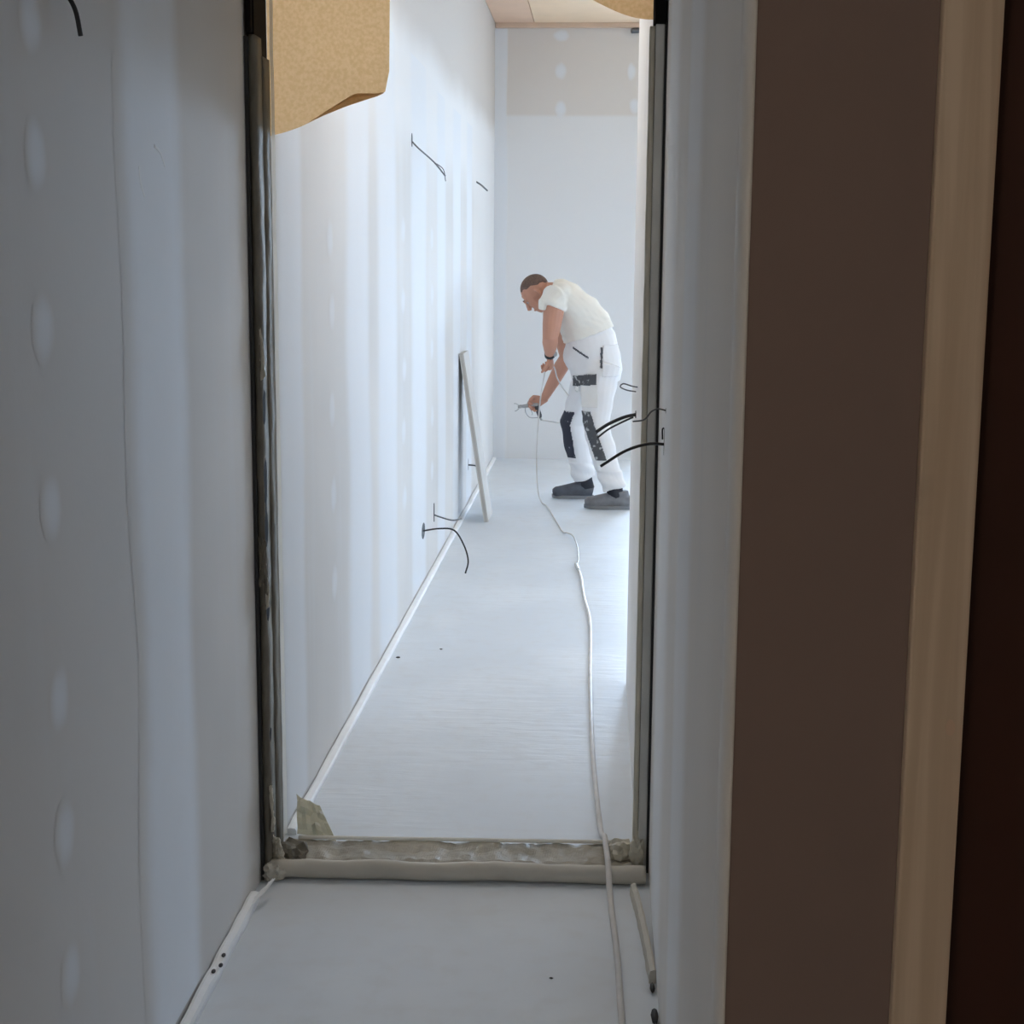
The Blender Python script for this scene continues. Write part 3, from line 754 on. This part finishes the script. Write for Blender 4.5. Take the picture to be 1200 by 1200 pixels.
def hand(mb, wrist, d, palm_n, side, curl, spread=0.3, scale=1.0):
    """wrist point, pointing direction d, palm normal (towards the gripped thing), side = thumb direction; curl per joint in degrees"""
    d = V(d).normalized(); pn = V(palm_n); pn = (pn-d*pn.dot(d)).normalized(); sd = V(side); sd = (sd-d*sd.dot(d)-pn*sd.dot(pn)).normalized()
    w = V(wrist); L = 0.088*scale
    mb.tube([w-d*0.02, w+d*0.02, w+d*0.05, w+d*L], [(0.026, 0.02), (0.033, 0.019), (0.041, 0.017), (0.040, 0.014)], 14, lat=sd)
    lens = ((0.040, 0.026, 0.022), (0.045, 0.029, 0.023), (0.042, 0.027, 0.022), (0.033, 0.021, 0.019))
    for k in range(4):
        off = (1.5-k)*0.020
        p = w+d*(L-0.012-0.004*abs(k-1.2))+sd*off; ang = 0.0
        dirn = d.copy(); pts = [p-d*0.02, p]
        for j, ln in enumerate(lens[k]):
            ang += math.radians(curl[j])
            dirn = d*math.cos(ang)+pn*math.sin(ang)+sd*(spread*0.05*(1.5-k))
            p = p+dirn.normalized()*ln; pts.append(p)
        mb.tube(pts, [0.0098, 0.0098, 0.0092, 0.0086, 0.0068], 10)
    p = w+d*0.028+sd*0.028
    t1 = p+(d*0.55+sd*0.62+pn*0.35).normalized()*0.042
    t2 = t1+(d*0.8+sd*0.05+pn*0.65).normalized()*0.032
    t3 = t2+(d*0.75-sd*0.25+pn*0.7).normalized()*0.024
    mb.tube([w+d*0.012+sd*0.014, p, t1, t2, t3], [0.014, 0.015, 0.0125, 0.0105, 0.0075], 10)

S_L, E_L, W_L = V((-0.295, -0.185, 1.350)), V((-0.322, -0.225, 1.105)), V((-0.328, -0.10, 0.985))
S_R, E_R, W_R = V((-0.300, 0.185, 1.335)), V((-0.225, 0.245, 0.960)), V((-0.375, 0.225, 0.672))
body = MB()
lat = (0, 1, 0)
body.tube([(0.00, 0, 0.80), (-0.03, 0, 0.92), (-0.075, 0, 1.10), (-0.16, 0, 1.26), (-0.245, 0, 1.345), (-0.295, 0, 1.385), (-0.335, 0, 1.395), (-0.385, 0, 1.385)],
          [(0.13, 0.11), (0.165, 0.13), (0.15, 0.115), (0.175, 0.115), (0.185, 0.095), (0.12, 0.08), (0.062, 0.062), (0.056, 0.060)], 20, lat=lat)
for s_, e_, w_ in ((S_L, E_L, W_L), (S_R, E_R, W_R)):
    ua, fa = e_-s_, w_-e_
    pts = [s_-ua.normalized()*0.03, s_, s_+ua*0.3, s_+ua*0.65, e_, e_+fa*0.25, e_+fa*0.6, e_+fa*0.9, w_+fa.normalized()*0.01]
    body.tube(pts, [0.050, 0.066, 0.067, 0.061, 0.050, 0.051, 0.042, 0.031, 0.027], 16)
# legs inside the trousers
HIPL, KNL, ANL = V((-0.005, -0.095, 0.90)), V((-0.020, -0.185, 0.525)), V((0.105, -0.20, 0.10))
HIPR, KNR, ANR = V((-0.045, 0.095, 0.90)), V((-0.165, 0.195, 0.50)), V((-0.095, 0.22, 0.10))
for h_, k_, a_ in ((HIPL, KNL, ANL), (HIPR, KNR, ANR)):
    body.tube([h_, h_.lerp(k_, 0.4), k_, k_.lerp(a_, 0.3), k_.lerp(a_, 0.7), a_, a_+V((0, 0, -0.05))], [0.085, 0.075, 0.055, 0.057, 0.042, 0.035, 0.035], 14)
    body.tube([a_+V((0.03, 0, -0.055)), a_+V((-0.05, 0, -0.06)), a_+V((-0.15, 0, -0.075))], [(0.03, 0.025), (0.035, 0.025), (0.03, 0.015)], 10, lat=lat)
# head: cranium, face, jaw, nose, brow, lips, ears
body.ball(hp(-0.012, 0, 0.030), (0.098, 0.078, 0.092), HM)
body.tube([hp(0.030, 0, 0.055), hp(0.040, 0, 0.0), hp(0.043, 0, -0.045), hp(0.050, 0, -0.085), hp(0.055, 0, -0.108)], [(0.058, 0.055), (0.062, 0.052), (0.055, 0.046), (0.042, 0.038), (0.024, 0.022)], 16, lat=lat)
body.tube([hp(-0.03, 0, -0.02), hp(0.01, 0, -0.06), hp(0.045, 0, -0.095)], [(0.06, 0.05), (0.052, 0.04), (0.03, 0.02)], 14, lat=lat)
body.tube([hp(0.088, 0, 0.018), hp(0.102, 0, -0.008), hp(0.112, 0, -0.026), hp(0.098, 0, -0.036)], [0.009, 0.012, 0.015, 0.012], 10)
body.tube([hp(0.080, -0.045, 0.022), hp(0.092, -0.02, 0.028), hp(0.094, 0, 0.026), hp(0.092, 0.02, 0.028), hp(0.080, 0.045, 0.022)], 0.010, 8)
body.tube([hp(0.083, -0.022, -0.062), hp(0.092, 0, -0.060), hp(0.083, 0.022, -0.062)], 0.008, 8)
for sg in (-1, 1):
    body.tube([hp(-0.012, sg*0.074, 0.022), hp(-0.020, sg*0.084, 0.010), hp(-0.016, sg*0.083, -0.018), hp(-0.006, sg*0.076, -0.032)], [(0.008, 0.016), (0.007, 0.019), (0.007, 0.014), (0.006, 0.008)], 10)
# neck into the trunk
body.tube([(-0.30, 0, 1.385), (-0.355, 0, 1.382), hp(-0.03, 0, -0.03)], [0.068, 0.060, 0.058], 14)
hand(body, W_L, (0.12, 0.32, -0.9), (-0.9, 0.3, -0.1), (-0.2, -0.9, -0.2), (55, 75, 45))
hand(body, W_R, (-0.90, -0.02, -0.42), (0.15, -0.95, -0.35), (-0.3, -0.2, 0.92), (38, 70, 45))
bo = link('body', remesh(body, 0.0042, 3), 'skin', root, True)

# t-shirt
sh = MB()
sh.tube([(-0.078, 0, 1.115), (-0.092, 0, 1.155), (-0.155, 0, 1.265), (-0.24, 0, 1.355), (-0.290, 0, 1.392), (-0.325, 0, 1.402)],
        [(0.197, 0.180), (0.192, 0.172), (0.198, 0.146), (0.205, 0.116), (0.14, 0.098), (0.080, 0.076)], 24, lat=lat)
for s_, e_, k_ in ((S_L, E_L, 0.20), (S_R, E_R, 0.36)):
    u = e_-s_
    f_ = V((-0.012, 0, 0))
    sh.tube([s_+V((0.05, 0.5*(-s_.y), 0.0))*1.0, s_-u*0.02+f_, s_+u*0.12+f_, s_+u*k_+f_*1.4], [(0.088, 0.088), (0.088, 0.092), (0.086, 0.092), (0.084, 0.090)], 18, lat=lat)
    hem = s_+u*(k_+0.02)+f_*2.6; sh.tube([hem+V((-0.035, 0, 0.05)), hem+V((-0.042, 0, -0.012))], [(0.070, 0.035), (0.066, 0.030)], 14, lat=lat)
sh.ball((-0.265, -0.12, 1.385), (0.085, 0.10, 0.075)); sh.ball((-0.275, 0.12, 1.37), (0.085, 0.10, 0.07))
def fold_s(p):
    h = max(0.0, 1-abs((p-V((-0.10, 0, 1.17))).dot(V((-0.36, 0, 0.93))))/0.07)
    return 0.006*nz(p, 11, 1)+0.006*nz((p.x*2+p.z*3, p.y, p.z*2-p.x), 6, 4)-0.001+h*0.010*nz((p.x*6+p.z*14, p.y*5, 0), 2.4, 6)
shirt = link('t_shirt', remesh(sh, 0.006, 5, fold_s), 'shirt', root, True); tag(shirt, 'cream short-sleeved t-shirt')

# trousers
tr = MB()
tr.tube([(-0.01, 0, 0.79), (-0.025, 0, 0.86), (-0.04, 0, 0.96), (-0.068, 0, 1.08), (-0.105, 0, 1.175)],
        [(0.165, 0.150), (0.192, 0.172), (0.195, 0.178), (0.190, 0.170), (0.172, 0.146)], 24, lat=lat)
tr.ball((-0.130, 0.0, 0.985), (0.115, 0.15, 0.14))
for h_, k_, a_, w in ((HIPL, KNL, ANL, 0), (HIPR, KNR, ANR, 1)):
    f = V((-1, 0, 0))
    tr.tube([h_+V((0.02, 0, 0.03)), h_.lerp(k_, 0.25), h_.lerp(k_, 0.6), k_+V((0, 0, 0.02)), k_.lerp(a_, 0.35), k_.lerp(a_, 0.7), a_+V((-0.002, 0, 0.055)), a_+V((0.005, 0, 0.035))],
            [(0.115, 0.120), (0.113, 0.118), (0.098, 0.102), (0.085, 0.088), (0.082, 0.084), (0.078, 0.078), (0.076, 0.080), (0.075, 0.079)], 18, lat=lat)
def fold_t(p):
    k = 0.009*nz(p, 8, 7)+0.008*nz((p.x*3, p.y*3, p.z*8-p.x*4), 1.6, 2)
    if p.z < 0.25: k += 0.006*math.sin(p.z*70+p.x*20)
    return k
tr_me = remesh(tr, 0.006, 4, fold_t)
trousers = link('trousers', tr_me, 'trousers', root, True); tag(trousers, 'white painter\'s work trousers')

def patch(name, src, test, off, mat, parent, thick=0.004):
    """a cloth panel sewn on: the faces of src that pass the test, lifted by off, with thickness"""
    bm = bmesh.new(); bm.from_mesh(src)
    bm.faces.ensure_lookup_table()
    kill = [f for f in bm.faces if not test(f.calc_center_median(), f.normal)]
    bmesh.ops.delete(bm, geom=kill, context='FACES')
    if not bm.faces: bm.free(); return None
    bm.normal_update()
    for v in bm.verts: v.co = v.co+v.normal*off
    me = bpy.data.meshes.new(name); bm.to_mesh(me); bm.free()
    o = link(name, me, mat, parent, True)
    md = o.modifiers.new('thickness', 'SOLIDIFY'); md.thickness = thick; md.offset = 0
    return o
def nd(n, d): return n.dot(V(d).normalized())
def padL(c, n):
    t = (0.636-c.z)/0.31
    xc = -0.088+0.110*t-0.004
    return 0 <= t <= 1 and c.y < -0.12 and abs(c.x-xc) < 0.034 and n.y < 0.25 and nd(n, (-0.6, -0.8, 0)) > 0.2
tag(patch('knee_pad', tr_me, padL, 0.004, 'pad_worn', trousers), 'paint-spattered grey knee pad')
def padR(c, n):
    return 0.285 < c.z < 0.60 and c.y > 0.08 and nd(n, (-1, -0.15, 0)) > 0.42 and c.x < -0.08
tag(patch('knee_pad', tr_me, padR, 0.004, 'pad_dark', trousers), 'dark navy knee pad')
tag(patch('cargo_pocket', tr_me, lambda c, n: -0.155 < c.x+0.06*(c.z-0.75) < -0.012 and 0.665 < c.z < 0.83 and n.y < -0.35 and c.y < -0.05, 0.007, 'pocket', trousers), 'cream cargo pocket')
tag(patch('pocket_flap', tr_me, lambda c, n: -0.165 < c.x < -0.022 and 0.800 < c.z-0.12*(c.x+0.1) < 0.868 and n.y < -0.3 and c.y < -0.05, 0.011, 'pad_worn', trousers), 'paint-stained grey pocket flap')
tag(patch('back_pocket', tr_me, lambda c, n: 0.015 < c.x < 0.125 and 0.86 < c.z < 1.06 and n.y < -0.30 and c.y < -0.05, 0.005, 'trousers', trousers))
tag(patch('pocket_seam', tr_me, lambda c, n: 0.000 < c.x < 0.013 and 0.915 < c.z < 1.045 and n.y < -0.3 and c.y < -0.05, 0.004, 'seam_and_fold', trousers), 'dark pocket slit')
tag(patch('fold_shade', tr_me, lambda c, n: abs((c.z-1.035)+0.62*(c.x+0.165)) < 0.006 and -0.175 < c.x < -0.075 and n.y < -0.2 and c.y < 0, 0.003, 'seam_and_fold', trousers))  # dark strip that paints the shade in a crease of the cloth

# shoes
def shoe(a_, toe_x, heel_x, yy, mat, label):
    L = heel_x-toe_x
    up = MB()
    up.tube([(heel_x-0.004, yy, 0.045), (heel_x-0.05*L/0.29, yy, 0.055), (heel_x-0.11*L/0.29, yy, 0.058), (heel_x-0.17*L/0.29, yy-0.002, 0.050), (heel_x-0.225*L/0.29, yy-0.003, 0.045), (toe_x+0.030, yy-0.003, 0.043), (toe_x+0.010, yy-0.002, 0.040)],
            [(0.032, 0.038), (0.043, 0.054), (0.046, 0.058), (0.050, 0.050), (0.051, 0.041), (0.044, 0.036), (0.026, 0.022)], 16, lat=lat)
    up.tube([(heel_x-0.062, yy, 0.06), (heel_x-0.066, yy, 0.10), (heel_x-0.068, yy, 0.118)], [(0.040, 0.055), (0.040, 0.052), (0.041, 0.050)], 16, lat=lat)
    o = link('shoe', remesh(up, 0.005, 3), mat, root, True); tag(o, label)
    so = MB()
    def ring(z):
        out = []
        for i in range(28):
            th = 2*math.pi*i/28
            t = (1-math.cos(th))/2
            wd = 0.036+0.014*math.sin(math.pi*min(1, t*1.05))**0.8+0.006*math.sin(2*math.pi*t)*-1
            out.append((heel_x+0.002-(L-0.002)*t, yy+math.sin(th)**1*wd*(abs(math.sin(th))**-0.35 if abs(math.sin(th)) > 1e-3 else 1), z+0.012*max(0, t-0.8)*5*(0.5)))
        return out
    i0 = 0
    for z in (0.001, 0.024): so.v += ring(z)
    for j in range(28): so.f.append((j, (j+1) % 28, 28+(j+1) % 28, 28+j))
    so.f.append(tuple(reversed(range(28)))); so.f.append(tuple(28+j for j in range(28)))
    build('sole', so, 'sole', o, False, fix=True)
    for k in range(4):
        x = heel_x-(0.125+0.026*k)*L/0.29; z = 0.098-0.010*k
        build('lace', MB().tube(spline([(x, yy-0.032, z-0.012), (x-0.004, yy, z+0.002), (x, yy+0.032, z-0.012)], 4), 0.003, 6), 'sock', o, True)
    build('sock', MB().tube([(a_.x+0.012, yy, 0.07), (a_.x+0.004, yy, 0.12), (a_.x, a_.y, 0.17)], [(0.042, 0.060), (0.043, 0.054), (0.044, 0.050)], 14, lat=lat), 'sock', root, True)
    return o
shoe(ANL, -0.095, 0.215, -0.20, 'shoe_dusty', 'dusty grey work shoe of the back foot')
shoe(ANR, -0.318, -0.030, 0.22, 'shoe', 'dark work shoe of the front foot')

# hair: a short cap that follows the skull, open at the face and ears
hb = MB()
def cap(a, b):
    th = 2*math.pi*a
    front = 0.5+0.5*math.cos(th)            # 1 at the forehead
    side = abs(math.sin(th))
    lim = math.radians(52*front+112*(1-front)-(10*side*side)+4*math.sin(th*9))
    ph = lim*b
    d = 1.03-0.035*b**3
    return hp(-0.012+0.098*d*math.sin(ph)*math.cos(th), 0.078*d*math.sin(ph)*math.sin(th), 0.030+0.092*d*math.cos(ph))
hb.grid(cap, 32, 16, closed_u=True)
ho = build('hair', hb, 'hair', root, True, fix=True)
md = ho.modifiers.new('thickness', 'SOLIDIFY'); md.thickness = 0.003; md.offset = -1
for sg in (-1, 1):
    e = build('eye', MB().ball(hp(0.080, sg*0.031, 0.008), 0.010, None, 12, 8), 'eye', root, True)
    build('iris', MB().ball(hp(0.0875, sg*0.0315, 0.006), (0.0045, 0.0045, 0.0045), None, 8, 6), 'watch', e, True)
    build('eyebrow', MB().tube([hp(0.093, sg*0.014, 0.031), hp(0.096, sg*0.03, 0.035), hp(0.085, sg*0.049, 0.030)], [0.004, 0.0045, 0.002], 6), 'hair', root, True)
# wrist watch on the near arm
fa = (W_L-E_L).normalized(); wc = W_L-fa*0.012
wt = build('wrist_watch', MB().tube([wc-fa*0.012, wc+fa*0.012], [0.035, 0.035], 18), 'watch', root, True)
build('watch_face', MB().tube([wc+V((0.030, -0.016, 0.004)), wc+V((0.042, -0.022, 0.006))], [0.017, 0.016], 16), 'gun', wt, True)

# ------------------------------------------------------------------ spray gun in the far hand
G = V((-0.455, 10.205, 0.632))
gun = empty('spray_gun', tuple(G)); tag(gun, 'grey airless paint spray gun held in the far hand', 'spray gun')
gd = V((-0.985, -0.02, -0.12)).normalized()
def gp(f, u, l=0): return gd*f+V((-gd.z*-1*-1, 0, 0)).normalized()*0+V((-0.12, 0, 0.985))*u+V((0, 1, 0))*l
build('barrel', MB().tube([gp(-0.045, 0), gp(-0.03, 0), gp(0.05, 0), gp(0.07, 0)], [0.010, 0.014, 0.013, 0.010], 14), 'gun', gun, True)
build('grip', MB().tube([gp(-0.03, 0.0), gp(-0.035, -0.03), gp(-0.045, -0.075), gp(-0.048, -0.09)], [(0.011, 0.015), (0.011, 0.016), (0.011, 0.015), (0.009, 0.010)], 12, lat=(0, 1, 0)), 'gun_dark', gun, True)
build('trigger', MB().tube(spline([gp(0.015, -0.012), gp(0.008, -0.035), gp(0.002, -0.055), gp(0.008, -0.066)], 4), [(0.006, 0.003)]*13, 8, lat=(0, 1, 0)), 'gun', gun, True)
build('trigger_guard', MB().tube(spline([gp(0.045, -0.008), gp(0.045, -0.045), gp(0.02, -0.082), gp(-0.04, -0.088)], 5), 0.0035, 8), 'gun', gun, True)
build('filter_hook', MB().tube(spline([gp(-0.01, 0.012), gp(0.0, 0.028), gp(0.02, 0.03), gp(0.03, 0.013)], 4), 0.003, 6), 'gun', gun, True)
nzl = build('nozzle', MB().tube([gp(0.07, 0), gp(0.085, 0), gp(0.095, 0)], [0.012, 0.012, 0.007], 12), 'gun', gun, True)
build('tip_guard', MB().tube([gp(0.088, 0.012, 0), gp(0.105, 0.024, 0), gp(0.118, 0.026, 0)], [(0.010, 0.003)]*3, 8, lat=(0, 1, 0)).tube([gp(0.088, -0.012, 0), gp(0.105, -0.024, 0), gp(0.118, -0.026, 0)], [(0.010, 0.003)]*3, 8, lat=(0, 1, 0)), 'gun', nzl, True)
build('hose_fitting', MB().tube([gp(-0.048, -0.09), gp(-0.055, -0.108)], [0.008, 0.0075], 10), 'gun', gun, True)

# ------------------------------------------------------------------ paint hose: from the gun, past the legs, over the near hand and along the floor to the camera
hr, wr_ = 0.0078, 0.0045
g0 = G+gp(-0.055, -0.108)
pts = [tuple(g0), (g0.x+0.07, 10.235, 0.520), (-0.27, 10.33, 0.505), (-0.17, 10.37, 0.52), (-0.11, 10.30, 0.62), (-0.20, 10.13, 0.70), (-0.275, 10.02, 0.82), (-0.300, 9.955, 0.905), (-0.330, 9.945, 0.925), (-0.352, 9.94, 0.90),
       (-0.385, 9.94, 0.72), (-0.402, 9.94, 0.50), (-0.408, 9.95, 0.28), (-0.398, 9.96, 0.09), (-0.372, 9.95, 0.012), (-0.330, 9.82, wr_),
       (-0.26, 9.30, wr_), (-0.205, 8.90, wr_), (-0.178, 8.82, 0.012), (-0.140, 8.68, 0.02), (-0.112, 8.40, 0.012), (-0.100, 8.05, 0.009), (-0.107, 7.86, 0.009)]
wh_ = tag(build('whip_hose', MB().tube(spline(pts, 8), wr_, 8), 'hose', None, True), 'thin pale hose hanging from the painter\'s hands to the floor', 'hose')
main = [(-0.107, 7.86, 0.009), (-0.092, 7.72, hr), (-0.078, 7.55, hr), (-0.060, 7.14, hr), (-0.026, 6.6, hr), (-0.018, 5.65, hr), (-0.004, 4.83, hr), (0.012, 4.35, hr), (0.026, 4.06, hr+0.004), (0.033, 3.95, 0.050), (0.038, 3.84, 0.056), (0.042, 3.73, 0.062), (0.046, 3.64, 0.030), (0.052, 3.54, hr), (0.062, 3.33, hr), (0.067, 3.1, hr), (0.071, 2.9, hr), (0.074, 2.3, hr), (0.07, 1.8, hr)]
mh = tag(build('paint_hose', MB().tube(spline(main, 8), hr, 10), 'hose', None, True), 'thick pale hose running along the floor through the doorway towards the camera', 'hose')
build('coupling', MB().tube([(-0.112, 7.91, 0.010), (-0.107, 7.86, 0.0105), (-0.098, 7.77, 0.0105), (-0.094, 7.74, 0.0095)], [0.007, 0.0105, 0.0105, 0.009], 10), 'metal', mh, True)

# ------------------------------------------------------------------ raw wood post and dark door on the right
wpst = tag(build('wood_post', MB().box((0.334, 1.588, 0.0), (0.394, 1.75, 2.13)), 'pine', None, bevel=0.003), 'raw pine door post at the right beside the brown wall', 'door post')
build('knot', MB().tube([(0.380, 1.588, 1.11), (0.380, 1.5865, 1.11)], [(0.009, 0.005)]*2, 12, lat=(0, 0, 1)), 'batten', wpst)
dr = empty('door_1', (0.395, 1.66, 0)); struct(dr, 'dark stained wooden door at the right edge')
lp(build('door_leaf', MB().box((0.3955, 1.63, 0.002), (1.242, 1.67, 2.085)), 'dark_door', dr, bevel=0.004))
for z0, z1 in ((0.15, 0.85), (1.05, 1.95)):
    lp(build('door_panel', MB().box((0.52, 1.618, z0), (1.11, 1.632, z1)), 'dark_door', dr, bevel=0.006))
lp(build('door_handle', MB().tube(spline([(1.17, 1.63, 1.0), (1.17, 1.58, 1.0), (1.15, 1.575, 1.0), (1.06, 1.575, 1.0)], 4), 0.009, 10), 'metal', dr, True))
tag(build('wood_door_head', MB().box((0.395, 1.588, 2.0865), (1.2425, 1.75, 2.1315)), 'pine', None, bevel=0.003), 'raw pine head piece above the dark door', 'door head')
tag(build('wood_post', MB().box((1.243, 1.588, 0.0), (1.299, 1.75, 2.13)), 'pine', None, bevel=0.003), 'raw pine post on the handle side of the dark door', 'door post')
